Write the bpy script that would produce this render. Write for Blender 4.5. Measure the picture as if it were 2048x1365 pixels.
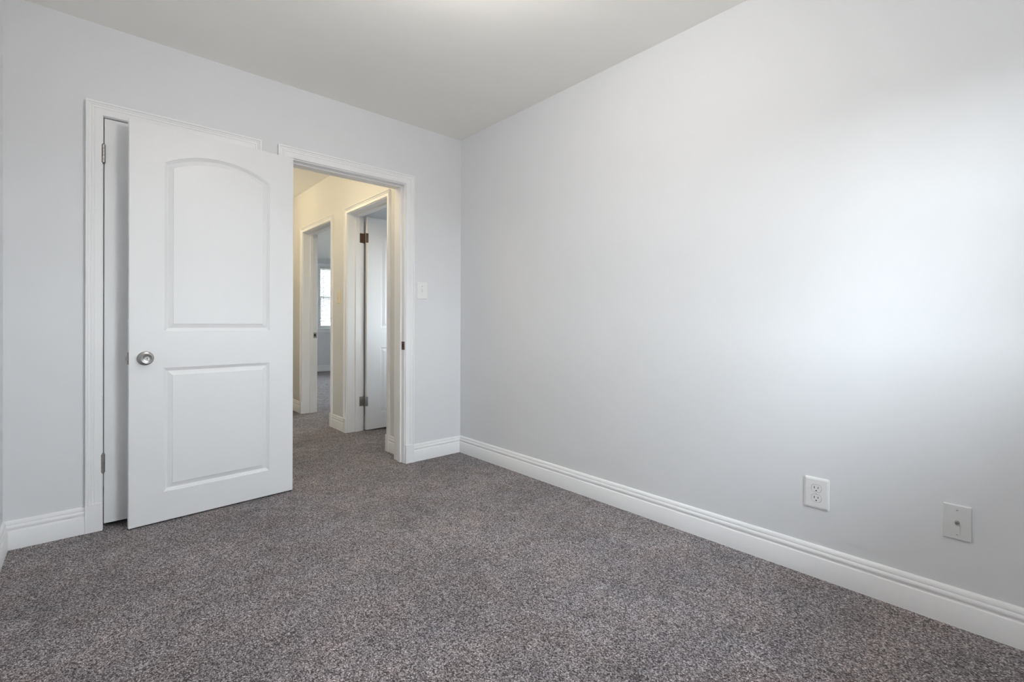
import bpy, bmesh, math, random
from mathutils import Vector, Matrix
from mathutils.geometry import tessellate_polygon

S = bpy.context.scene
for o in list(bpy.data.objects):
    bpy.data.objects.remove(o)
COL = S.collection
random.seed(4)

# ------------------------------------------------------------------ camera
YAW, PITCH, ROLL, EYE = 0.7299988, -0.0023464, 0.003722, 1.0025
f0 = Vector((math.sin(YAW), math.cos(YAW), 0)); r0 = Vector((math.cos(YAW), -math.sin(YAW), 0)); u0 = Vector((0, 0, 1))
fw = f0 * math.cos(PITCH) + u0 * math.sin(PITCH)
up = u0 * math.cos(PITCH) - f0 * math.sin(PITCH)
rt = r0 * math.cos(ROLL) + up * math.sin(ROLL)
up = up * math.cos(ROLL) - r0 * math.sin(ROLL)
cd = bpy.data.cameras.new('camera'); cam = bpy.data.objects.new('camera', cd); COL.objects.link(cam)
cd.sensor_width = 36; cd.lens = 938.99 / 2048 * 36; cd.shift_y = (650.82 - 682.5) / 2048; cd.clip_start = 0.02
cam.matrix_world = Matrix(((rt.x, up.x, -fw.x, 0), (rt.y, up.y, -fw.y, 0), (rt.z, up.z, -fw.z, EYE), (0, 0, 0, 1)))
S.camera = cam

# ------------------------------------------------------------------ view, sky
S.view_settings.view_transform = 'Standard'; S.view_settings.look = 'None'
S.view_settings.gamma = 1; S.view_settings.use_curve_mapping = False
S.view_settings.exposure = 0.17
SKY_UP, SKY_GROUND, LAMP, HALL = 17.2, 7.0, 2.1, 0.85
W = bpy.data.worlds.new('sky'); S.world = W; W.use_nodes = True
wn = W.node_tree.nodes; wl = W.node_tree.links; wn.clear()
wo = wn.new('ShaderNodeOutputWorld'); bg = wn.new('ShaderNodeBackground'); tc = wn.new('ShaderNodeTexCoord')
sx = wn.new('ShaderNodeSeparateXYZ'); mr = wn.new('ShaderNodeMapRange'); cr = wn.new('ShaderNodeValToRGB')
mr.inputs['From Min'].default_value = -1; mr.inputs['From Max'].default_value = 1
wl.new(tc.outputs['Generated'], sx.inputs[0]); wl.new(sx.outputs['Z'], mr.inputs['Value']); wl.new(mr.outputs[0], cr.inputs[0])
wl.new(cr.outputs[0], bg.inputs[0]); wl.new(bg.outputs[0], wo.inputs[0])
e = cr.color_ramp.elements
g_ = lambda s, r, g, b: (s*r, s*g, s*b, 1)
e[0].position = 0.0; e[0].color = g_(SKY_GROUND, 0.28, 0.265, 0.245)
e[1].position = 1.0; e[1].color = g_(SKY_UP, 0.62, 0.78, 1.0)
k = e.new(0.485); k.color = g_(SKY_GROUND, 0.32, 0.30, 0.28)
k = e.new(0.50); k.color = g_(SKY_UP, 0.90, 0.95, 1.0)
k = e.new(0.70); k.color = g_(SKY_UP, 0.84, 0.92, 1.0)
bg.inputs['Strength'].default_value = 1.0
S.cycles.max_bounces = 14; S.cycles.diffuse_bounces = 10; S.cycles.glossy_bounces = 4; S.cycles.transparent_max_bounces = 8
S.cycles.sample_clamp_indirect = 8
S.cycles.use_denoising = True

# daylight portals in the three window openings (they add no light of their own)
def portal(loc, rot, sx_, sy_):
    l = bpy.data.lights.new('window_daylight', 'AREA'); l.shape = 'RECTANGLE'; l.size = sx_; l.size_y = sy_
    l.cycles.is_portal = True
    o = bpy.data.objects.new('window_daylight', l); o.location = loc; o.rotation_euler = rot; COL.objects.link(o)

# ------------------------------------------------------------------ key dimensions (metres)
XL, XR = -0.290, 2.158          # side walls of the bedroom
YB, YF = 3.018, -0.450          # door wall, window wall
WT = 0.150                      # door wall thickness
H = 2.44
CW = 0.062                      # casing width
CLO0, CLO1, DH = 0.041, 0.667, 2.003      # closet opening
HAL0, HAL1 = 0.892, 1.667                 # hallway opening
HX, HXT = 1.742, 0.146                    # hallway side wall face, thickness
HH = 2.455
A0, A1 = 3.423, 4.199           # side room doorway (y)
B0, B1 = 4.597, 5.412           # far bedroom doorway (y)
FY = 9.96                       # far bedroom window wall
FH = 2.345
WX0, WX1, WZ0, WZ1 = 1.00, 1.88, 0.87, 1.90     # window behind the camera
FX0, FX1, FZ0, FZ1 = 3.520, 4.420, 0.90, 2.205  # far window
SX = 3.8                        # side room end wall
SY0, SY1, SZ0, SZ1 = 2.60, 3.40, 0.9, 1.9  # side room window, out of view, set here to light the door leaf
GY0, GY1 = 6.0, 8.2             # unseen window added to brighten the far bedroom (right wall)

portal(((WX0+WX1)/2, YF-0.02, (WZ0+WZ1)/2), (-math.pi/2, 0, 0), WX1-WX0, WZ1-WZ0)
portal(((FX0+FX1)/2, FY+0.04, (FZ0+FZ1)/2), (math.pi/2, 0, 0), FX1-FX0, FZ1-FZ0)
portal(((SY0+SY1)/2, YB+WT-0.02, (SZ0+SZ1)/2), (-math.pi/2, 0, 0), SY1-SY0, SZ1-SZ0)

portal((5.04, (GY0+GY1)/2, (FZ0+FZ1)/2), (0, -math.pi/2, 0), FZ1-FZ0, GY1-GY0)

# ------------------------------------------------------------------ materials
def mat(name, col, rough=0.5, metal=0.0, spec=0.5, bump=None, emit=None):
    m = bpy.data.materials.new(name); m.use_nodes = True
    n = m.node_tree.nodes; l = m.node_tree.links; b = n['Principled BSDF']
    b.inputs['Base Color'].default_value = (*col, 1); b.inputs['Roughness'].default_value = rough
    b.inputs['Metallic'].default_value = metal; b.inputs['Specular IOR Level'].default_value = spec
    if emit: b.inputs['Emission Color'].default_value = (*emit[0], 1); b.inputs['Emission Strength'].default_value = emit[1]
    # slight natural unevenness of tone on every surface
    t = n.new('ShaderNodeTexCoord'); nz = n.new('ShaderNodeTexNoise'); nz.inputs['Scale'].default_value = 1.7
    nz.inputs['Detail'].default_value = 3
    mp = n.new('ShaderNodeMapRange'); mp.inputs['To Min'].default_value = 0.985; mp.inputs['To Max'].default_value = 1.015
    hs = n.new('ShaderNodeHueSaturation'); hs.inputs['Color'].default_value = (*col, 1)
    l.new(t.outputs['Object'], nz.inputs['Vector']); l.new(nz.outputs[0], mp.inputs['Value']); l.new(mp.outputs[0], hs.inputs['Value'])
    l.new(hs.outputs[0], b.inputs['Base Color'])
    if bump:
        sc, st, di = bump
        n2 = n.new('ShaderNodeTexNoise'); n2.inputs['Scale'].default_value = sc; n2.inputs['Detail'].default_value = 4
        bp = n.new('ShaderNodeBump'); bp.inputs['Strength'].default_value = st; bp.inputs['Distance'].default_value = di
        l.new(t.outputs['Object'], n2.inputs['Vector']); l.new(n2.outputs[0], bp.inputs['Height']); l.new(bp.outputs[0], b.inputs['Normal'])
    return m

M = {}
M['wall'] = mat('grey_wall_paint', (0.760, 0.771, 0.790), 0.62, spec=0.35, bump=(260, 0.25, 0.0006))
M['hall'] = mat('hallway_wall_paint', (0.76, 0.757, 0.742), 0.62, spec=0.35, bump=(260, 0.25, 0.0006))
M['ceil'] = mat('ceiling_paint', (0.928, 0.922, 0.888), 0.8, spec=0.2, bump=(180, 0.2, 0.0006))
M['trim'] = mat('white_trim_paint', (0.885, 0.890, 0.900), 0.36, bump=(60, 0.12, 0.0006))
M['door'] = mat('white_door_paint', (0.835, 0.842, 0.852), 0.42, bump=(420, 0.10, 0.0004))
M['plate'] = mat('white_plastic', (0.84, 0.84, 0.84), 0.28)
M['plate_grey'] = mat('pale_grey_plastic', (0.70, 0.715, 0.71), 0.4)
M['ivory'] = mat('ivory_plastic', (0.80, 0.70, 0.52), 0.35)
M['nickel'] = mat('satin_nickel', (0.40, 0.395, 0.385), 0.28, metal=1)
M['steel'] = mat('brushed_steel_hinge', (0.36, 0.34, 0.33), 0.40, metal=1)
M['bronze'] = mat('worn_bronze', (0.16, 0.10, 0.075), 0.5, metal=0.8)
M['dark'] = mat('dark_slot', (0.012, 0.011, 0.011), 0.7)
M['vinyl'] = mat('white_vinyl', (0.80, 0.82, 0.83), 0.4)
M['slat'] = mat('white_blind_slat', (0.86, 0.86, 0.85), 0.5)
M['wand'] = mat('clear_grey_wand', (0.35, 0.36, 0.36), 0.3)
M['outside'] = mat('closet_interior_paint', (0.45, 0.45, 0.44), 0.8)
M['lampglass'] = mat('frosted_lamp_glass', (0.9, 0.88, 0.84), 0.4, emit=((1.0, 0.965, 0.925), 15.0 * LAMP))
M['hallglass'] = mat('warm_frosted_lamp_glass', (0.9, 0.85, 0.75), 0.4, emit=((1.0, 0.82, 0.53), 12.0 * HALL))

def glass():
    m = bpy.data.materials.new('window_glass'); m.use_nodes = True
    n = m.node_tree.nodes; l = m.node_tree.links; n.clear()
    o = n.new('ShaderNodeOutputMaterial'); t = n.new('ShaderNodeBsdfTransparent'); g = n.new('ShaderNodeBsdfGlossy')
    fr = n.new('ShaderNodeFresnel'); mx = n.new('ShaderNodeMixShader')
    t.inputs[0].default_value = (0.97, 0.985, 0.98, 1); g.inputs['Roughness'].default_value = 0.02; fr.inputs[0].default_value = 1.3
    l.new(fr.outputs[0], mx.inputs[0]); l.new(t.outputs[0], mx.inputs[1]); l.new(g.outputs[0], mx.inputs[2]); l.new(mx.outputs[0], o.inputs[0])
    return m
M['glass'] = glass()

def slat_vinyl():
    m = bpy.data.materials.new('thin_white_slat'); m.use_nodes = True
    n = m.node_tree.nodes; l = m.node_tree.links; n.clear()
    o = n.new('ShaderNodeOutputMaterial'); d = n.new('ShaderNodeBsdfDiffuse'); t = n.new('ShaderNodeBsdfTranslucent'); a = n.new('ShaderNodeAddShader')
    d.inputs[0].default_value = (0.62, 0.62, 0.61, 1); t.inputs[0].default_value = (0.045, 0.047, 0.046, 1)
    l.new(d.outputs[0], a.inputs[0]); l.new(t.outputs[0], a.inputs[1]); l.new(a.outputs[0], o.inputs[0]); return m
M['slat'] = slat_vinyl()

def carpet():
    m = bpy.data.materials.new('cut_pile_carpet'); m.use_nodes = True
    n = m.node_tree.nodes; l = m.node_tree.links; b = n['Principled BSDF']
    b.inputs['Roughness'].default_value = 0.95; b.inputs['Specular IOR Level'].default_value = 0.1
    b.inputs['Sheen Weight'].default_value = 0.1
    t = n.new('ShaderNodeTexCoord')
    mpg = n.new('ShaderNodeMapping'); mpg.inputs['Rotation'].default_value = (0, 0, 0.5); mpg.inputs['Scale'].default_value = (1.0, 0.72, 1.0)
    l.new(t.outputs['Object'], mpg.inputs[0])
    def noise(sc, det=2, rough=0.5, vec=None):
        x = n.new('ShaderNodeTexNoise'); x.inputs['Scale'].default_value = sc; x.inputs['Detail'].default_value = det
        x.inputs['Roughness'].default_value = rough; l.new(vec or t.outputs['Object'], x.inputs['Vector']); return x.outputs[0]
    def rng(src, a, b_, c, d):
        x = n.new('ShaderNodeMapRange'); l.new(src, x.inputs['Value'])
        for k_, v_ in (('From Min', a), ('From Max', b_), ('To Min', c), ('To Max', d)): x.inputs[k_].default_value = v_
        return x.outputs[0]
    def mul(a, b_):
        x = n.new('ShaderNodeMath'); x.operation = 'MULTIPLY'; l.new(a, x.inputs[0]); l.new(b_, x.inputs[1]); return x.outputs[0]
    # every tuft has its own tone: a voronoi cell per tuft, dark gaps between tufts
    wob = n.new('ShaderNodeTexNoise'); wob.inputs['Scale'].default_value = 120; l.new(mpg.outputs[0], wob.inputs['Vector'])
    add = n.new('ShaderNodeMixRGB'); add.blend_type = 'ADD'; add.inputs[0].default_value = 0.006
    l.new(mpg.outputs[0], add.inputs[1]); l.new(wob.outputs['Color'], add.inputs[2])
    vor = n.new('ShaderNodeTexVoronoi'); vor.inputs['Scale'].default_value = TUFTS; l.new(add.outputs[0], vor.inputs['Vector'])
    sep = n.new('ShaderNodeSeparateColor'); l.new(vor.outputs['Color'], sep.inputs[0])
    tone = n.new('ShaderNodeValToRGB'); el = tone.color_ramp.elements
    el[0].position = 0.0; el[0].color = (0.060, 0.052, 0.054, 1)
    el[1].position = 1.0; el[1].color = (0.640, 0.600, 0.592, 1)
    for p_, c_ in ((0.18, (0.115, 0.101, 0.103, 1)), (0.40, (0.265, 0.240, 0.240, 1)), (0.75, (0.400, 0.368, 0.366, 1))):
        q = el.new(p_); q.color = c_
    l.new(sep.outputs[0], tone.inputs[0])
    gap = rng(vor.outputs['Distance'], 0.25, 0.75, 1.08, 0.42)
    fine = noise(420, 2, 0.6); f2 = rng(fine, 0.3, 0.7, 0.75, 1.25)
    # brushed patches and footprints in the pile
    big = rng(noise(2.4, 4, 0.6), 0.36, 0.64, 0.88, 1.14)
    mid = rng(noise(11, 3, 0.6), 0.32, 0.68, 0.86, 1.15)
    clump = rng(noise(60, 2, 0.6), 0.3, 0.7, 0.88, 1.12)
    val = mul(mul(mul(gap, f2), mul(big, mid)), clump)
    hs = n.new('ShaderNodeHueSaturation'); l.new(tone.outputs[0], hs.inputs['Color']); l.new(val, hs.inputs['Value'])
    tint = noise(5.0, 3); tr = n.new('ShaderNodeValToRGB'); te = tr.color_ramp.elements
    te[0].position = 0.38; te[0].color = (0.98, 0.99, 1.02, 1); te[1].position = 0.62; te[1].color = (1.03, 0.99, 0.98, 1)
    l.new(tint, tr.inputs[0])
    tuft_tint = n.new('ShaderNodeValToRGB'); ue = tuft_tint.color_ramp.elements
    ue[0].color = (0.97, 0.99, 1.03, 1); ue[1].color = (1.05, 0.99, 0.97, 1); l.new(sep.outputs[1], tuft_tint.inputs[0])
    m1 = n.new('ShaderNodeMixRGB'); m1.blend_type = 'MULTIPLY'; m1.inputs[0].default_value = 1
    l.new(hs.outputs[0], m1.inputs[1]); l.new(tr.outputs[0], m1.inputs[2])
    m2 = n.new('ShaderNodeMixRGB'); m2.blend_type = 'MULTIPLY'; m2.inputs[0].default_value = 1
    l.new(m1.outputs[0], m2.inputs[1]); l.new(tuft_tint.outputs[0], m2.inputs[2]); l.new(m2.outputs[0], b.inputs['Base Color'])
    hgt = n.new('ShaderNodeMath'); hgt.operation = 'ADD'; l.new(sep.outputs[2], hgt.inputs[0])
    inv = rng(vor.outputs['Distance'], 0.0, 0.8, 1.0, 0.0); l.new(inv, hgt.inputs[1])
    bp = n.new('ShaderNodeBump'); bp.inputs['Strength'].default_value = 0.6; bp.inputs['Distance'].default_value = 0.003
    l.new(hgt.outputs[0], bp.inputs['Height']); l.new(bp.outputs[0], b.inputs['Normal'])
    return m
TUFTS = 310
M['carpet'] = carpet()

# ------------------------------------------------------------------ mesh helpers
def link(name, verts, faces, m, parent=None, smooth=False):
    me = bpy.data.meshes.new(name); me.from_pydata([tuple(v) for v in verts], [], faces)
    me.materials.append(M[m] if isinstance(m, str) else m)
    bm = bmesh.new(); bm.from_mesh(me); bmesh.ops.recalc_face_normals(bm, faces=bm.faces); bm.to_mesh(me); bm.free()
    if smooth:
        for p in me.polygons: p.use_smooth = True
    o = bpy.data.objects.new(name, me); COL.objects.link(o)
    if parent is not None: o.parent = parent
    return o

class MB:
    """collects faces of one mesh"""
    def __init__(s, f=None): s.v = []; s.f = []; s.tr = f or (lambda p: p)
    def add(s, vs, fs):
        b = len(s.v); s.v += [s.tr(tuple(p)) for p in vs]; s.f += [tuple(i + b for i in q) for q in fs]
    def box(s, x0, x1, y0, y1, z0, z1, c=0.0):
        if c <= 0:
            s.add([(x0,y0,z0),(x1,y0,z0),(x1,y1,z0),(x0,y1,z0),(x0,y0,z1),(x1,y0,z1),(x1,y1,z1),(x0,y1,z1)],
                  [(0,3,2,1),(4,5,6,7),(0,1,5,4),(1,2,6,5),(2,3,7,6),(3,0,4,7)])
            return
        bm = bmesh.new(); bmesh.ops.create_cube(bm, size=1)
        for v in bm.verts:
            v.co = Vector(((x0+x1)/2 + v.co.x*(x1-x0), (y0+y1)/2 + v.co.y*(y1-y0), (z0+z1)/2 + v.co.z*(z1-z0)))
        bmesh.ops.bevel(bm, geom=list(bm.edges), offset=c, segments=2, affect='EDGES', profile=0.5)
        bm.verts.index_update()
        s.add([v.co[:] for v in bm.verts], [tuple(v.index for v in f.verts) for f in bm.faces]); bm.free()
    def prism(s, poly, h0, h1, place):
        """poly 2D (may be concave) extruded from h0 to h1; place(u, v, h) -> xyz"""
        n = len(poly); tri = tessellate_polygon([[Vector((a, b, 0)) for a, b in poly]])
        vs = [place(a, b, h0) for a, b in poly] + [place(a, b, h1) for a, b in poly]
        fs = [tuple(t) for t in tri] + [tuple(i + n for i in reversed(t)) for t in tri]
        fs += [(i, (i+1) % n, n + (i+1) % n, n + i) for i in range(n)]
        s.add(vs, fs)
    def lathe(s, prof, seg, place):
        """prof [(r, h)]; place(a, b, h) with a, b the circle axes"""
        vs = []; fs = []
        for r, h in prof:
            for i in range(seg):
                t = 2*math.pi*i/seg; vs.append(place(r*math.cos(t), r*math.sin(t), h))
        for j in range(len(prof)-1):
            for i in range(seg):
                k = (i+1) % seg; fs.append((j*seg+i, j*seg+k, (j+1)*seg+k, (j+1)*seg+i))
        fs.append(tuple(range(seg))); fs.append(tuple((len(prof)-1)*seg+i for i in range(seg)))
        s.add(vs, fs)
    def build(s, name, m, parent=None, smooth=False): return link(name, s.v, s.f, m, parent, smooth)

def tag(o, label=None, cat=None, kind=None, group=None):
    if label: o['label'] = label
    if cat: o['category'] = cat
    if kind: o['kind'] = kind
    if group: o['group'] = group
    return o
def empty(name, loc=(0,0,0), **kw):
    o = bpy.data.objects.new(name, None); o.location = loc; o.empty_display_size = 0.05; COL.objects.link(o)
    return tag(o, **kw)
def autosmooth(o, ang=35):
    for p in o.data.polygons: p.use_smooth = True
    bm = bmesh.new(); bm.from_mesh(o.data); lim = math.radians(ang)
    for e_ in bm.edges:
        if len(e_.link_faces) != 2 or e_.calc_face_angle(0) > lim: e_.smooth = False
    bm.to_mesh(o.data); bm.free(); return o

# wall frames: (u along wall, n out of the wall into the room, z)
def fr_back(u, n, z): return (u, YB - n, z)                  # bedroom side of the door wall
def fr_backhall(u, n, z): return (u, YB + WT + n, z)         # hallway side of it
def fr_right(u, n, z): return (XR - n, u, z)
def fr_left(u, n, z): return (XL + n, u, z)
def fr_front(u, n, z): return (u, YF + n, z)
def fr_hall(u, n, z): return (HX - n, u, z)                  # hallway side wall, u = y
def fr_hallin(u, n, z): return (HX + HXT + n, u, z)          # rooms' side of it
def fr_hleft(u, n, z): return (0.80 + n, u, z)
def fr_hend(u, n, z): return (u, 6.40 - n, z)
def fr_far(u, n, z): return (u, FY - n, z)
def fr_part_near(u, n, z): return (u, 4.26 - n, z)
def fr_part_far(u, n, z): return (u, 4.36 + n, z)
def fr_side(u, n, z): return (SX - n, u, z)
def fr_srfront(u, n, z): return (u, YB + WT + n, z)
def fr_bright(u, n, z): return (5.0 - n, u, z)

def structure(o, label, cat): return tag(o, label, cat, 'structure')

# ------------------------------------------------------------------ floor, ceilings, walls
def slab(name, m, x0, x1, y0, y1, z0, z1, label, cat):
    b = MB(); b.box(x0, x1, y0, y1, z0, z1); return structure(b.build(name, m), label, cat)
slab('floor', 'carpet', XL-0.12, 5.1, YF-0.15, FY+0.15, -0.12, 0.0, 'mottled grey taupe cut pile carpet covering the whole floor', 'carpet')
slab('ceiling', 'ceil', XL-0.12, XR+0.14, YF-0.15, YB, H, H+0.12, 'smooth pale ceiling over the empty bedroom', 'ceiling')
slab('ceiling_hallway', 'ceil', 0.68, HX, YB+WT, 6.5, HH, HH+0.1, 'warm lit ceiling seen through the open hallway doorway', 'ceiling')
slab('ceiling_far_bedroom', 'ceil', HX+HXT, 5.1, 4.36, FY+0.15, FH, FH+0.2, 'grey ceiling above the window at the far end', 'ceiling')
slab('ceiling_side_room', 'ceil', HX+HXT, SX+0.1, YB+WT, 4.26, H, H+0.12, 'shaded ceiling of the side room beyond the hallway', 'ceiling')
slab('ceiling_closet', 'outside', XL-0.12, 0.68, YB+WT, 3.92, H, H+0.12, 'ceiling inside the shut closet', 'ceiling')

def wall(name, place, u0_, u1_, t, notches, m, label, top=2.62):
    """solid wall with door notches (u0,u1,z1) cut from the floor"""
    pl = [(u0_, -0.02)]
    for a, b, z in sorted(notches): pl += [(a, -0.02), (a, z), (b, z), (b, -0.02)]
    pl += [(u1_, -0.02), (u1_, top), (u0_, top)]
    w = MB(); w.prism(pl, 0, -t, lambda a, b, h: place(a, h, b))
    return structure(w.build(name, m), label, 'wall')
def wall_win(name, place, u0_, u1_, t, win, m, label, top=2.62):
    a, b, z0, z1 = win; w = MB()
    P = lambda x, y, h: place(x, h, y)
    outer = [(u0_, -0.02), (u1_, -0.02), (u1_, top), (u0_, top)]; hole = [(a, z0), (b, z0), (b, z1), (a, z1)]
    vs = [P(x, y, 0) for x, y in outer+hole] + [P(x, y, -t) for x, y in outer+hole]
    fs = []
    for o_ in (0, 8):
        fs += [(o_+i, o_+(i+1) % 4, o_+4+(i+1) % 4, o_+4+i) for i in range(4)]
    fs += [(i, (i+1) % 4, 8+(i+1) % 4, 8+i) for i in range(4)] + [(4+i, 4+(i+1) % 4, 12+(i+1) % 4, 12+i) for i in range(4)]
    w.add(vs, fs)
    return structure(w.build(name, m), label, 'wall')

G = 0.018   # room left in each rough opening for the jamb boards
wall('wall_back', fr_back, XL-0.12, XR+0.14, WT, [(CLO0-G, CLO1+G, DH+G), (HAL0-G, HAL1+G, DH+G)], 'wall', 'light grey wall with the closet and the hallway doorway')
wall('wall_right', fr_right, YF, YB, 0.14, [], 'wall', 'long plain light grey wall with the electrical outlet and cable plate')
wall('wall_left', fr_left, YF-0.15, YB, 0.12, [], 'wall', 'light grey wall meeting the closet wall at the frame edge')
wall_win('wall_front', fr_front, XL, XR+0.14, 0.15, (WX0, WX1, WZ0, WZ1), 'wall', 'light grey wall with the window, behind the viewer')
wall('wall_hallway_right', fr_hall, YB+WT, FY, HXT, [(A0-G, A1+G, DH+G), (B0-G, B1+G, DH+G)], 'hall', 'warm lit hallway wall with two doorways and an ivory switch')
wall('wall_hallway_left', fr_hleft, YB+WT, 6.5, 0.12, [], 'hall', 'hallway wall hidden behind the open panel door')
wall('wall_hallway_end', fr_hend, 0.80, HX, 0.10, [], 'hall', 'end wall of the hallway')
w_ = MB(); w_.box(XL, 0.68, 3.80, 3.92, 0, 2.62); w_.box(XL-0.12, XL, YB+WT, 3.92, 0, 2.62)
structure(w_.build('wall_closet', 'outside'), 'inner walls of the shut closet', 'wall')
wall('wall_partition', fr_part_near, HX+HXT, 5.0, 0.10, [], 'wall', 'partition wall between the side room and the far bedroom')
wall('wall_side_room_end', fr_side, YB+WT, 4.26, 0.10, [], 'wall', 'end wall of the side room')
wall_win('wall_side_room', fr_srfront, XR+0.14, SX+0.1, WT, (SY0, SY1, SZ0, SZ1), 'wall', 'side room wall with an added window, lighting its open door')
wall_win('wall_far_bedroom_right', fr_bright, 4.36, FY, 0.10, (GY0, GY1, FZ0, FZ1), 'wall', 'right wall of the far bedroom with an added wide window')
wall_win('wall_far_bedroom', fr_far, HX, 5.1, 0.15, (FX0, FX1, FZ0, FZ1), 'wall', 'grey wall under and around the far window with blinds')

# ------------------------------------------------------------------ baseboards
BASE = [(0, 0), (0.017, 0), (0.017, 0.0775), (0.0155, 0.0805), (0.0115, 0.0822), (0.0108, 0.0850), (0.0120, 0.0885), (0.0140, 0.0930),
        (0.0142, 0.0975), (0.0128, 0.1025), (0.0105, 0.1058), (0.0086, 0.1066), (0.0086, 0.1080), (0.0100, 0.1086), (0.0098, 0.1130),
        (0.0080, 0.1190), (0.0048, 0.1245), (0.0020, 0.1262), (0, 0.1262)]
def base(name, place, a, b, ma=0, mb=0, label='', m='trim'):
    """runs from a to b; ma / mb = 1 mitres an inside corner there"""
    v = [place(a + ma*t, t, z) for t, z in BASE] + [place(b - mb*t, t, z) for t, z in BASE]
    n = len(BASE); f = [(i, i+1, n+i+1, n+i) for i in range(n-1)] + [tuple(range(n)), tuple(range(n, 2*n))]
    o = link(name, v, f, m); autosmooth(o, 40)
    return structure(o, label, 'baseboard')
cL0, cR1 = CLO0-CW, CLO1+CW; hL0, hR1 = HAL0-CW-0.004, HAL1+CW+0.008
base('baseboard_back', fr_back, XL, cL0, 1, 0, 'white stepped baseboard beside the closet casing in the far corner')
base('baseboard_back', fr_back, cR1, hL0, 0, 0, 'short white baseboard between closet and hallway casings, behind the open door')
base('baseboard_back', fr_back, hR1, XR, 0, 1, 'short white stepped baseboard under the white light switch')
base('baseboard_right', fr_right, YF, YB, 1, 1, 'long white stepped baseboard under the electrical outlet')
base('baseboard_left', fr_left, YF, YB, 1, 1, 'white stepped baseboard running along the frame edge by the closet')
base('baseboard_front', fr_front, XL, XR, 1, 1, 'white stepped baseboard under the window behind the viewer')
base('baseboard_hallway', fr_hall, YB+WT, A0-0.051, 0, 0, 'tiny hallway baseboard beside the hallway doorway jamb')
base('baseboard_hallway', fr_hall, A1+0.051, B0-0.051, 0, 0, 'short warm lit baseboard under the ivory hallway switch')
base('baseboard_hallway', fr_hall, B1+0.051, 6.40, 0, 1, 'hallway baseboard beyond the farthest doorway')
base('baseboard_far_bedroom', fr_far, HX+HXT, 5.0, 1, 1, 'white baseboard below the far window')
base('baseboard_side_room', fr_part_near, HX+HXT, SX, 1, 1, 'baseboard of the side room behind its open door')

# ------------------------------------------------------------------ door frames
CASE = [(0, 0), (0, 0.0085), (0.0025, 0.0105), (0.028, 0.0115), (0.0300, 0.0098), (0.0320, 0.0098), (0.0345, 0.0125), (0.0385, 0.0135),
        (0.0410, 0.0118), (0.0430, 0.0118), (0.0455, 0.0145), (0.0500, 0.0160), (0.0515, 0.0145), (0.0530, 0.0150), (0.0550, 0.0205),
        (0.0605, 0.0212), (0.0620, 0.0195), (0.0620, 0)]
def casing(place, a, b, z1, parent, m='trim', w=CW):
    k = w / 0.062; s = [(x*k, t) for x, t in CASE]; v = []
    for x, t in s: v.append(place(a-x, t, 0))
    for x, t in s: v.append(place(a-x, t, z1+x))
    for x, t in s: v.append(place(b+x, t, z1+x))
    for x, t in s: v.append(place(b+x, t, 0))
    n = len(s); f = []
    for st in range(3):
        f += [(st*n+i, st*n+i+1, (st+1)*n+i+1, (st+1)*n+i) for i in range(n-1)]
    f += [tuple(range(n)), tuple(range(3*n, 4*n))]
    o = link('casing', v, f, m, parent); autosmooth(o, 25); return o
def plinth(place, a, b, parent, m='trim'):
    q = MB(lambda p: place(*p)); q.box(a, b, 0, 0.0205, 0, 0.131, 0.0012); return q.build('plinth_block', m, parent)
def frame(name, place, backplace, a, b, z1, depth, label, stop, m='trim', back=True, reveal=0.005, plinths=(1, 1), trimw=CW):
    """lined opening: jamb boards, stops, casings, plinth blocks. place: near side; depth: wall thickness"""
    r = tag(empty(name, place(a, 0, 0)), label, 'door frame', 'structure')
    loc = Vector(r.location)
    P = lambda p: tuple(Vector(place(*p)) - loc)
    j = MB(P)
    j.box(a-0.017, a, -depth, 0, 0, z1+0.017); j.box(b, b+0.017, -depth, 0, 0, z1+0.017); j.box(a, b, -depth, 0, z1, z1+0.017)
    j.build('jamb', m, r)
    if stop:
        s0, s1 = stop; q = MB(P); t = 0.011
        q.box(a, a+t, -s1, -s0, 0, z1, 0.0015); q.box(b-t, b, -s1, -s0, 0, z1, 0.0015); q.box(a+t, b-t, -s1, -s0, z1-t, z1, 0.0015)
        q.build('door_stop', m, r)
    pl = lambda u, n_, z: P((u, n_, z))
    casing(pl, a-reveal, b+reveal, z1+reveal, r, m, trimw)
    if plinths[0]: plinth(pl, a-reveal-trimw-0.001, a-reveal+0.0008, r, m)
    if plinths[1]: plinth(pl, b+reveal-0.0008, b+reveal+trimw+0.001, r, m)
    if back:
        bp = lambda u, n_, z: tuple(Vector(backplace(u, n_, z)) - loc)
        casing(bp, a-reveal, b+reveal, z1+reveal, r, m, trimw)
    return r
closet_frame = frame('trim_1', fr_back, fr_back, CLO0, CLO1, DH-0.004, WT, 'white moulded frame around the shut closet door', None, back=False, reveal=0.0025)
hall_frame = frame('trim_2', fr_back, fr_backhall, HAL0, HAL1, DH-0.006, WT, 'white frame around the hallway doorway beside the light switch', (0.040, 0.075), reveal=0.006, trimw=0.064)
side_frame = frame('trim_3', fr_hall, fr_hallin, A0, A1, DH, HXT, 'frame of the hallway doorway with a hinged door inside', (0.072, 0.109), trimw=0.046)
far_frame = frame('trim_4', fr_hall, fr_hallin, B0, B1, DH, HXT, 'frame of the farthest hallway doorway leading to the window room', (0.072, 0.109), trimw=0.046)

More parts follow.
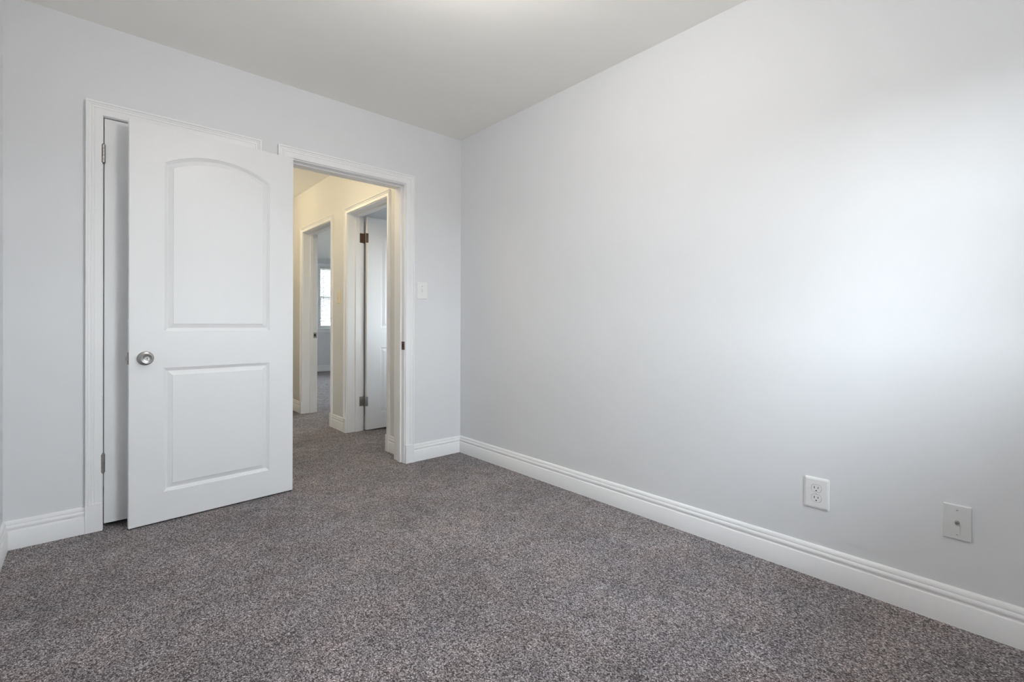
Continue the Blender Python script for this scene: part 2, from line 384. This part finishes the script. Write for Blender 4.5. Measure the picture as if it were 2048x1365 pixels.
# ------------------------------------------------------------------ panel doors
def offset(poly, d):
    n = len(poly); out = []
    for i in range(n):
        p0, p1, p2 = Vector(poly[i-1]), Vector(poly[i]), Vector(poly[(i+1) % n])
        a = (p1-p0).normalized(); b = (p2-p1).normalized()
        na = Vector((-a.y, a.x)); nb = Vector((-b.y, b.x)); mm = (na+nb).normalized()
        out.append(p1 + mm * (d / max(0.2, mm.dot(na))))
    return [(q.x, q.y) for q in out]
def arch(x0, x1, z0, zs, za, d=0.0, seg=40):
    """counter-clockwise outline with a segmental arched head, inset by d (the inset arch keeps its centre)"""
    c = (x0+x1)/2; hw = (x1-x0)/2; s = za-zs; R = (hw*hw+s*s)/(2*s); cz = za-R
    R -= d; hw -= d; th = math.asin(hw/R)
    pts = [(x0+d, z0+d), (x1-d, z0+d)]
    for i in range(seg+1):
        t = th - 2*th*i/seg; pts.append((c+R*math.sin(t), cz+R*math.cos(t)))
    return pts
def rect(x0, x1, z0, z1, d=0.0): return [(x0+d, z0+d), (x1-d, z0+d), (x1-d, z1-d), (x0+d, z1-d)]
RINGS = [(0, 0), (0.0020, 0.0010), (0.0034, 0.0028), (0.0085, 0.0048), (0.0140, 0.0088), (0.0170, 0.0096), (0.0375, 0.0030), (0.0382, 0.0010)]
def panel_mesh(poly, ysurf, sgn, parent, name='panel'):
    b = MB(); n = len(poly(0)); v = []; f = []
    for d, dep in RINGS:
        for x, z in poly(d): v.append((x, ysurf + sgn*dep, z))
    for r in range(len(RINGS)-1):
        for i in range(n):
            k = (i+1) % n; f.append((r*n+i, r*n+k, (r+1)*n+k, (r+1)*n+i))
    last = poly(RINGS[-1][0]); tri = tessellate_polygon([[Vector((x, z, 0)) for x, z in last]])
    f += [tuple(i + (len(RINGS)-1)*n for i in t) for t in tri]
    b.add(v, f); o = b.build(name, 'door', parent)
    return autosmooth(o, 12)
def make_door(name, w, h, t, label, stile=0.139, low=(0.145, 0.768), hi=(0.952, 1.799, 1.869)):
    """local frame: x along the leaf, y = 0 the face that is seen (it looks to -y), thickness to +y"""
    c = 0.0015
    F1 = lambda d: arch(stile, w-stile+0.008, *hi, d); F2 = lambda d: rect(stile-0.003, w-stile+0.008, *low, d)
    P1, P2 = F1(0), F2(0)
    v = []; f = []
    for ys, s in ((0, 1), (t, -1)):
        loops = [rect(c, w-c, c, h-c), P1, P2]; base_ = len(v)
        for lp in loops: v += [(x, ys, z) for x, z in lp]
        tri = tessellate_polygon([[Vector((x, z, 0)) for x, z in lp] for lp in loops])
        f += [tuple(base_+i for i in q) for q in tri]
        e0 = len(v); v += [(x, ys+s*c, z) for x, z in rect(0, w, 0, h)]
        f += [(base_+i, base_+(i+1) % 4, e0+(i+1) % 4, e0+i) for i in range(4)]
        if s == 1: front = e0
        else: f += [(front+i, front+(i+1) % 4, e0+(i+1) % 4, e0+i) for i in range(4)]
    o = link(name, v, f, 'door'); tag(o, label, 'door', 'structure')
    for ys, s in ((0, 1), (t, -1)):
        panel_mesh(F1, ys, s, o); panel_mesh(F2, ys, s, o)
    return o
def hinge_barrel(place, z0, z1, parent, m='steel', r=0.0062, leaf=None):
    """knuckled barrel with ball tips; place(a, b, z) puts the pin; leaf: optional flat plate boxes [(a0,a1,b0,b1)]"""
    b = MB(lambda p: place(*p)); n = 5; L = (z1-z0)/n
    prof = [(0.0001, z0-0.006), (r*0.55, z0-0.005), (r*0.75, z0-0.002), (r*0.55, z0)]
    for i in range(n):
        a = z0+i*L; prof += [(r*0.86, a+0.0002), (r, a+0.0012), (r, a+L-0.0012), (r*0.86, a+L-0.0002)]
    prof += [(r*0.55, z1), (r*0.75, z1+0.002), (r*0.55, z1+0.005), (0.0001, z1+0.006)]
    b.lathe(prof, 20, lambda x, y, h: (x, y, h))
    for (a0, a1, b0, b1) in leaf or []:
        b.box(a0, a1, b0, b1, z0, z1, 0.0006)
    return autosmooth(b.build('hinge', m, parent), 30)
def knob_set(parent, x, z, side, m='nickel', key=True):
    """side -1: stands out from y=0 to -y; +1: from y=t"""
    y0, s = (0, -1) if side < 0 else (0.035, 1)
    pr = [(0.0335, 0), (0.0338, 0.002), (0.0325, 0.0042), (0.0290, 0.0058), (0.0270, 0.0062), (0.0240, 0.0085), (0.0175, 0.0098), (0.0150, 0.0110),
          (0.0130, 0.0150), (0.0128, 0.0210), (0.0150, 0.0235)]
    kn = [(0.0150, 0.0230), (0.0190, 0.0240), (0.0222, 0.0262), (0.0238, 0.0300), (0.0246, 0.0370), (0.0248, 0.0430), (0.0244, 0.0470),
          (0.0234, 0.0492), (0.0222, 0.0496), (0.0205, 0.0490), (0.0150, 0.0474), (0.0112, 0.0466)]
    pl = lambda a, b, h: (x+a, y0+s*h, z+b)
    q = MB(); q.lathe(kn, 48, pl); k = autosmooth(q.build('door_knob', m, parent), 50)
    q = MB(); q.lathe(pr, 48, pl); autosmooth(q.build('rosette', m, k), 50)
    if key:
        q = MB(); q.lathe([(0.0100, 0.0455), (0.0100, 0.0476), (0.0092, 0.0484)], 32, pl); autosmooth(q.build('lock_cylinder', m, k), 40)
        q = MB(); q.box(x-0.0011, x+0.0011, y0+s*0.0483, y0+s*0.0487, z-0.0045, z+0.0045)
        q.box(x-0.0022, x+0.0022, y0+s*0.0483, y0+s*0.0487, z+0.0012, z+0.0045); q.build('keyhole', 'dark', k)
    return k

# the bedroom door, swung open almost flat against the closet
DW, DT = 0.765, 0.035
door = make_door('door_1', DW, 1.979, DT, 'open white two panel door with arched top panel and round knob, in front of the closet')
door.location = (0.132, 2.906, 0.008)
door.rotation_euler = (0, 0, math.atan2(2.960-2.906, 0.895-0.132))
knob_set(door, 0.064, 0.820, -1)
knob_set(door, 0.064, 0.820, 1, key=False)
q = MB(); q.box(-0.0012, 0.0008, 0.005, 0.030, 0.792, 0.850, 0.0004); lp = q.build('latch_plate', 'bronze', door)
q = MB(); q.prism([(0.0, 0.010), (-0.0115, 0.011), (-0.0115, 0.014), (-0.002, 0.025), (0.0, 0.025)], 0.812, 0.829, lambda a, b, h: (a, b, h))
q.build('latch_bolt', 'nickel', lp)
for zz in (0.22, 0.98, 1.72):
    hinge_barrel(lambda a, b, h: (DW+0.004+a, DT+0.004+b, h), zz, zz+0.088, door)

# the shut closet door behind it
cw = CLO1-CLO0-0.006
cl = make_door('door_2', cw, 1.968, DT, 'shut white closet door mostly hidden behind the open door', hi=(0.952, 1.79, 1.845))
cl.location = (CLO0+0.0032, YB+0.001, 0.025)
for zz in (0.277-0.025, 1.775-0.025):
    hinge_barrel(lambda a, b, h: (-0.0035+a, -0.0075+b, h), zz, zz+0.088, cl, r=0.0080)
knob_set(cl, cw-0.064, 0.80, -1, key=False)

# the side room's door, open at a right angle into that room
sd = make_door('door_3', 0.730, 1.985, DT, 'white two panel door standing open inside the side room')
sd.location = (HX+HXT+0.020, A1-0.042, 0.010)
for zz, mm in ((0.222, 'steel'), (1.745, 'bronze')):
    hinge_barrel(lambda a, b, h: (-0.0075+a, 0.046+b, h), zz, zz+0.088, sd, mm, r=0.0065,
                 leaf=[(-0.052, -0.0075, -0.0058, -0.0035), (-0.006, 0.020, -0.0475, -0.0462)])
knob_set(sd, 0.730-0.064, 0.83, -1, key=False)

# strike plates
def strike(parent, pts, m):
    loc = Vector(parent.location)
    x0, x1, y0, y1, z0, z1, (hx0, hx1, hy0, hy1, hz0, hz1) = pts
    b = MB(lambda p: tuple(Vector(p)-loc)); b.box(x0, x1, y0, y1, z0, z1, 0.0005)
    s = b.build('strike_plate', m, parent)
    b = MB(lambda p: tuple(Vector(p)-loc)); b.box(hx0, hx1, hy0, hy1, hz0, hz1); b.build('latch_hole', 'dark', s)
strike(hall_frame, (HAL1-0.0022, HAL1+0.0008, YB-0.004, YB+0.036, 0.815, 0.874, (HAL1-0.0028, HAL1-0.002, YB+0.010, YB+0.026, 0.832, 0.857)), 'bronze')
strike(far_frame, (HX+0.112, HX+HXT+0.002, B1-0.0022, B1+0.0005, 0.838, 0.900, (HX+0.120, HX+0.135, B1-0.0028, B1-0.002, 0.856, 0.882)), 'steel')

# ------------------------------------------------------------------ wall plates
def rrect(w, h, r, seg=6):
    p = []
    for cx, cz, a in ((w/2-r, h/2-r, 0), (-w/2+r, h/2-r, 90), (-w/2+r, -h/2+r, 180), (w/2-r, -h/2+r, 270)):
        for i in range(seg+1):
            t = math.radians(a+90*i/seg); p.append((cx+r*math.cos(t), cz+r*math.sin(t)))
    return p
def plate(parent, place, w, h, t, r, m, flat=0.006):
    """domed wall plate: place(u, n, z)"""
    st = [(0, 0), (0, 0.0012), (0.0012, t*0.62), (flat*0.55, t*0.90), (flat, t)]
    n = 28; v = []; f = []
    for d, dep in st:
        v += [place(a, dep, b) for a, b in rrect(w-2*d, h-2*d, max(0.0008, r-d*0.7))]
    for i in range(len(st)-1):
        f += [(i*n+k, i*n+(k+1) % n, (i+1)*n+(k+1) % n, (i+1)*n+k) for k in range(n)]
    f += [tuple(range(n)), tuple((len(st)-1)*n+k for k in range(n))]
    o = autosmooth(link('cover_plate', v, f, m, parent), 30)
    bm = bmesh.new(); bm.from_mesh(o.data)
    for q_ in bm.faces:
        if len(q_.verts) > 8:
            for e_ in q_.edges: e_.smooth = False
            q_.smooth = False
    bm.to_mesh(o.data); bm.free(); return o
def screw(parent, place, u, z, n0, m='plate', r=0.0033):
    b = MB(); b.lathe([(r, n0-0.0005), (r, n0+0.0006), (r*0.7, n0+0.0012)], 16, lambda a, c, h: place(u+a, h, z+c))
    s = autosmooth(b.build('screw', m, parent), 40)
    b = MB(); b.prism([(u-r*0.8, z-0.0004), (u+r*0.8, z-0.0004), (u+r*0.8, z+0.0004), (u-r*0.8, z+0.0004)], n0+0.0011, n0+0.00135, lambda a, c, h: place(a, h, c))
    b.build('screw_slot', 'dark', s)

# white toggle switch beside the doorway
sw = tag(empty('light_switch', (1.8085, YB, 1.246)), 'white toggle switch plate on the grey wall beside the hallway doorway', 'switch')
pl = lambda u, n, z: (u, -n, z)
plate(sw, pl, 0.089, 0.124, 0.0062, 0.007, 'plate')
b = MB(); b.prism([(-0.0052, -0.0120), (0.0052, -0.0120), (0.0052, 0.0120), (-0.0052, 0.0120)], 0.0058, 0.0064, lambda a, c, h: pl(a, h, c)); b.build('toggle_slot', 'plate_grey', sw)
b = MB(); b.add([pl(*p) for p in [(-0.0042, 0.006, -0.009), (0.0042, 0.006, -0.009), (0.0042, 0.006, 0.005), (-0.0042, 0.006, 0.005),
     (-0.0034, 0.0155, 0.002), (0.0034, 0.0155, 0.002), (0.0034, 0.0150, 0.0085), (-0.0034, 0.0150, 0.0085)]],
     [(0,1,2,3),(4,5,6,7),(0,1,5,4),(1,2,6,5),(2,3,7,6),(3,0,4,7)]); b.build('toggle', 'plate', sw)
b = MB(); b.lathe([(0.0026, 0.0058), (0.0026, 0.0066)], 16, lambda a, c, h: pl(a, h, 0.030+c)); b.build('screw_hole', 'dark', sw)
screw(sw, pl, 0, -0.030, 0.0062, r=0.0028)

# duplex outlet
ou = tag(empty('electrical_outlet', (XR, 0.5825, 0.3325)), 'white duplex electrical outlet low on the long grey wall', 'outlet')
pr = lambda u, n, z: (-n, -u, z)
plate(ou, pr, 0.089, 0.124, 0.0068, 0.008, 'plate', 0.009)
for zc in (0.0195, -0.0195):
    pts = []
    for i in range(48):
        t = 2*math.pi*i/48; x = 0.0172*math.cos(t); z = 0.0172*math.sin(t); pts.append((x, zc+max(-0.0142, min(0.0142, z))))
    b = MB(); b.prism(offset(pts, -0.0013), 0.0062, 0.00690, lambda a, c, h: pr(a, h, c)); b.build('receptacle_gap', 'wand', ou)
    b = MB(); b.prism(pts, 0.0062, 0.0082, lambda a, c, h: pr(a, h, c)); rc = b.build('receptacle_face', 'plate', ou)
    for ux, hh in ((-0.0064, 0.0046), (0.0064, 0.0038)):
        b = MB(); b.prism([(ux-0.0012, zc+0.0035-hh), (ux+0.0012, zc+0.0035-hh), (ux+0.0012, zc+0.0035+hh), (ux-0.0012, zc+0.0035+hh)], 0.0080, 0.00835, lambda a, c, h: pr(a, h, c)); b.build('blade_slot', 'dark', rc)
    g = [(0.0026*math.cos(math.radians(a)), zc-0.0082+0.0026*math.sin(math.radians(a))) for a in range(180, 361, 15)] + [(0.0026, zc-0.0066), (-0.0026, zc-0.0066)]
    b = MB(); b.prism(g, 0.0080, 0.00835, lambda a, c, h: pr(a, h, c)); b.build('ground_hole', 'dark', rc)
screw(ou, pr, 0, 0, 0.0067, r=0.0028)

# coax wall plate, standing a little proud of the wall
cx = tag(empty('cable_wall_plate', (XR, 0.174, 0.3460)), 'pale grey cable jack plate with one metal connector, low on the grey wall', 'wall plate')
plate(cx, pr, 0.070, 0.114, 0.0068, 0.0016, 'plate_grey', 0.0022)
screw(cx, pr, 0, 0.041, 0.0068, 'plate_grey', 0.0034); screw(cx, pr, 0, -0.041, 0.0068, 'plate_grey', 0.0034)
b = MB(); b.lathe([(0.0066, 0.006), (0.0066, 0.0098)], 6, lambda a, c, h: pr(a, h, c)); cn = b.build('connector', 'nickel', cx)
prof = [(0.0042, 0.0095)]
for i in range(8): prof += [(0.0047, 0.0100+i*0.0011), (0.0042, 0.0105+i*0.0011)]
prof += [(0.0044, 0.0190), (0.0030, 0.0191), (0.0028, 0.0170)]
b = MB(); b.lathe(prof, 24, lambda a, c, h: pr(a, h, c)); b.build('threaded_barrel', 'steel', cn)

# ivory switch in the hallway
hs_ = tag(empty('light_switch', (HX, 4.405, 1.248)), 'ivory toggle switch plate on the hallway wall between two doorways', 'switch')
plate(hs_, pr, 0.072, 0.116, 0.0060, 0.004, 'ivory')
b = MB(); b.add([pr(*p) for p in [(-0.0042, 0.006, -0.009), (0.0042, 0.006, -0.009), (0.0042, 0.006, 0.005), (-0.0042, 0.006, 0.005),
     (-0.0034, 0.0155, -0.012), (0.0034, 0.0155, -0.012), (0.0034, 0.0150, -0.0055), (-0.0034, 0.0150, -0.0055)]],
     [(0,1,2,3),(4,5,6,7),(0,1,5,4),(1,2,6,5),(2,3,7,6),(3,0,4,7)]); b.build('toggle', 'ivory', hs_)
screw(hs_, pr, 0, 0.030, 0.0060, 'ivory', 0.0028); screw(hs_, pr, 0, -0.030, 0.0060, 'ivory', 0.0028)

# ------------------------------------------------------------------ windows
def window(name, place, a, b, z0, z1, depth, label, trimw=0.07):
    loc = Vector(place(a, 0, z0)); r = tag(empty(name, loc), label, 'window', 'structure')
    P = lambda p: tuple(Vector(place(*p)) - loc)
    q = MB(P); f = 0.022
    q.box(a, a+f, -depth, -0.004, z0, z1); q.box(b-f, b, -depth, -0.004, z0, z1); q.box(a+f, b-f, -depth, -0.004, z1-f, z1); q.box(a+f, b-f, -depth, -0.004, z0, z0+f)
    q.build('window_frame', 'vinyl', r)
    zm = (z0+z1)/2; s = 0.036
    for (lo, hi_, d0, d1) in ((z0+f, zm+s/2, 0.045, 0.070), (zm-s/2, z1-f, 0.072, 0.097)):
        q = MB(P); q.box(a+f, a+f+s, -d1, -d0, lo, hi_, 0.002); q.box(b-f-s, b-f, -d1, -d0, lo, hi_, 0.002)
        q.box(a+f+s, b-f-s, -d1, -d0, lo, lo+s, 0.002); q.box(a+f+s, b-f-s, -d1, -d0, hi_-s, hi_, 0.002)
        sa = q.build('sash', 'vinyl', r)
        q = MB(P); dm = (d0+d1)/2; q.box(a+f+s-0.004, b-f-s+0.004, -dm-0.002, -dm+0.002, lo+s-0.004, hi_-s+0.004); q.build('glass_pane', 'glass', sa)
    v = []; k = trimw/0.062; prof = [(x*k, t) for x, t in CASE]; n = len(prof)
    for x, t in prof: v.append(P((a+0.002-x, t, z0)))
    for x, t in prof: v.append(P((a+0.002-x, t, z1-0.002+x)))
    for x, t in prof: v.append(P((b-0.002+x, t, z1-0.002+x)))
    for x, t in prof: v.append(P((b-0.002+x, t, z0)))
    ff = []
    for st in range(3): ff += [(st*n+i, st*n+i+1, (st+1)*n+i+1, (st+1)*n+i) for i in range(n-1)]
    ff += [tuple(range(n)), tuple(range(3*n, 4*n))]
    autosmooth(link('casing', v, ff, 'trim', r), 25)
    q = MB(P); q.box(a-trimw-0.015, b+trimw+0.015, -0.040, 0.038, z0-0.022, z0, 0.004); q.build('sill', 'trim', r)
    q = MB(P); q.box(a-trimw+0.004, b+trimw-0.004, 0, 0.012, z0-0.085, z0-0.022, 0.002); q.build('apron', 'trim', r)
    return r
window('window_1', fr_front, WX0, WX1, WZ0, WZ1, 0.14, 'white sash window in the wall behind the viewer')
window('window_2', fr_far, FX0, FX1, FZ0, FZ1, 0.14, 'white sash window with blinds at the end of the far bedroom', 0.052)
window('added_window_far_bedroom', fr_bright, GY0, GY1, FZ0, FZ1, 0.095, 'unseen wide sash window added to brighten the far bedroom')  # added out of view so more daylight fills the far room
window('added_window_side_room', fr_srfront, SY0, SY1, SZ0, SZ1, 0.14, 'unseen white sash window added to light the open side room door')  # unseen window, put in this wall so daylight strikes the open door

# blind in the far window
bl = tag(empty('window_blind', ((FX0+FX1)/2, FY, FZ1)), 'white horizontal slat blind lowered over the far window', 'blind')
loc = Vector(bl.location); P = lambda p: tuple(Vector(fr_far(*p)) - loc)
q = MB(P); q.box(FX0+0.024, FX1-0.024, -0.038, -0.008, FZ1-0.052, FZ1-0.024, 0.002); q.build('headrail', 'plate_grey', bl)
q = MB(P); z = FZ1-0.075
while z > 1.075:
    q.add([(FX0+0.028, -0.029, z+0.0115), (FX1-0.028, -0.029, z+0.0115), (FX1-0.028, -0.020, z+0.001), (FX0+0.028, -0.020, z+0.001),
           (FX1-0.028, -0.015, z-0.0112), (FX0+0.028, -0.015, z-0.0112)], [(0,1,2,3),(3,2,4,5)])
    z -= 0.0235
q.build('slats', 'slat', bl)
q = MB(P); q.box(FX0+0.028, FX1-0.028, -0.034, -0.012, 1.040, 1.060, 0.003); q.build('bottom_rail', 'plate_grey', bl)
q = MB(P); q.box(FX0+0.098, FX0+0.104, -0.008, -0.002, 1.40, FZ1-0.05, 0.001); q.build('wand', 'wand', bl)

# ------------------------------------------------------------------ lamps
def ceiling_lamp(name, x, y, z, r, drop, m, label):
    """semi-flush lamp: canopy on the ceiling, short stem, glowing frosted globe"""
    o = tag(empty(name, (x, y, z)), label, 'lamp')
    L = lambda a, b, h: (a, b, h)
    q = MB(); q.lathe([(0.055, 0), (0.056, -0.010), (0.045, -0.020), (0.012, -0.026)], 40, L); autosmooth(q.build('canopy', 'nickel', o), 40)
    q = MB(); q.lathe([(0.009, -0.020), (0.009, -drop-0.01)], 20, L); autosmooth(q.build('stem', 'nickel', o), 40)
    pr_ = [(r*math.cos(math.radians(t)), -drop-r*0.9-r*0.9*math.sin(math.radians(t))) for t in range(-84, 90, 6)]
    q = MB(); q.lathe(pr_, 48, L); autosmooth(q.build('glass_globe', m, o), 50)
    return o
ceiling_lamp('ceiling_lamp', 0.85, 1.15, H, 0.14, 0.10, 'lampglass', 'round frosted ceiling lamp in the middle of the bedroom')
ceiling_lamp('ceiling_lamp', 0.94, 3.72, HH, 0.13, 0.05, 'hallglass', 'warm frosted ceiling lamp in the hallway near the bedroom doorway')
ceiling_lamp('ceiling_lamp', 1.00, 5.30, HH, 0.13, 0.05, 'hallglass', 'unseen second hallway lamp added to even out the warm light')  # second hallway lamp, out of view, added to spread the light evenly
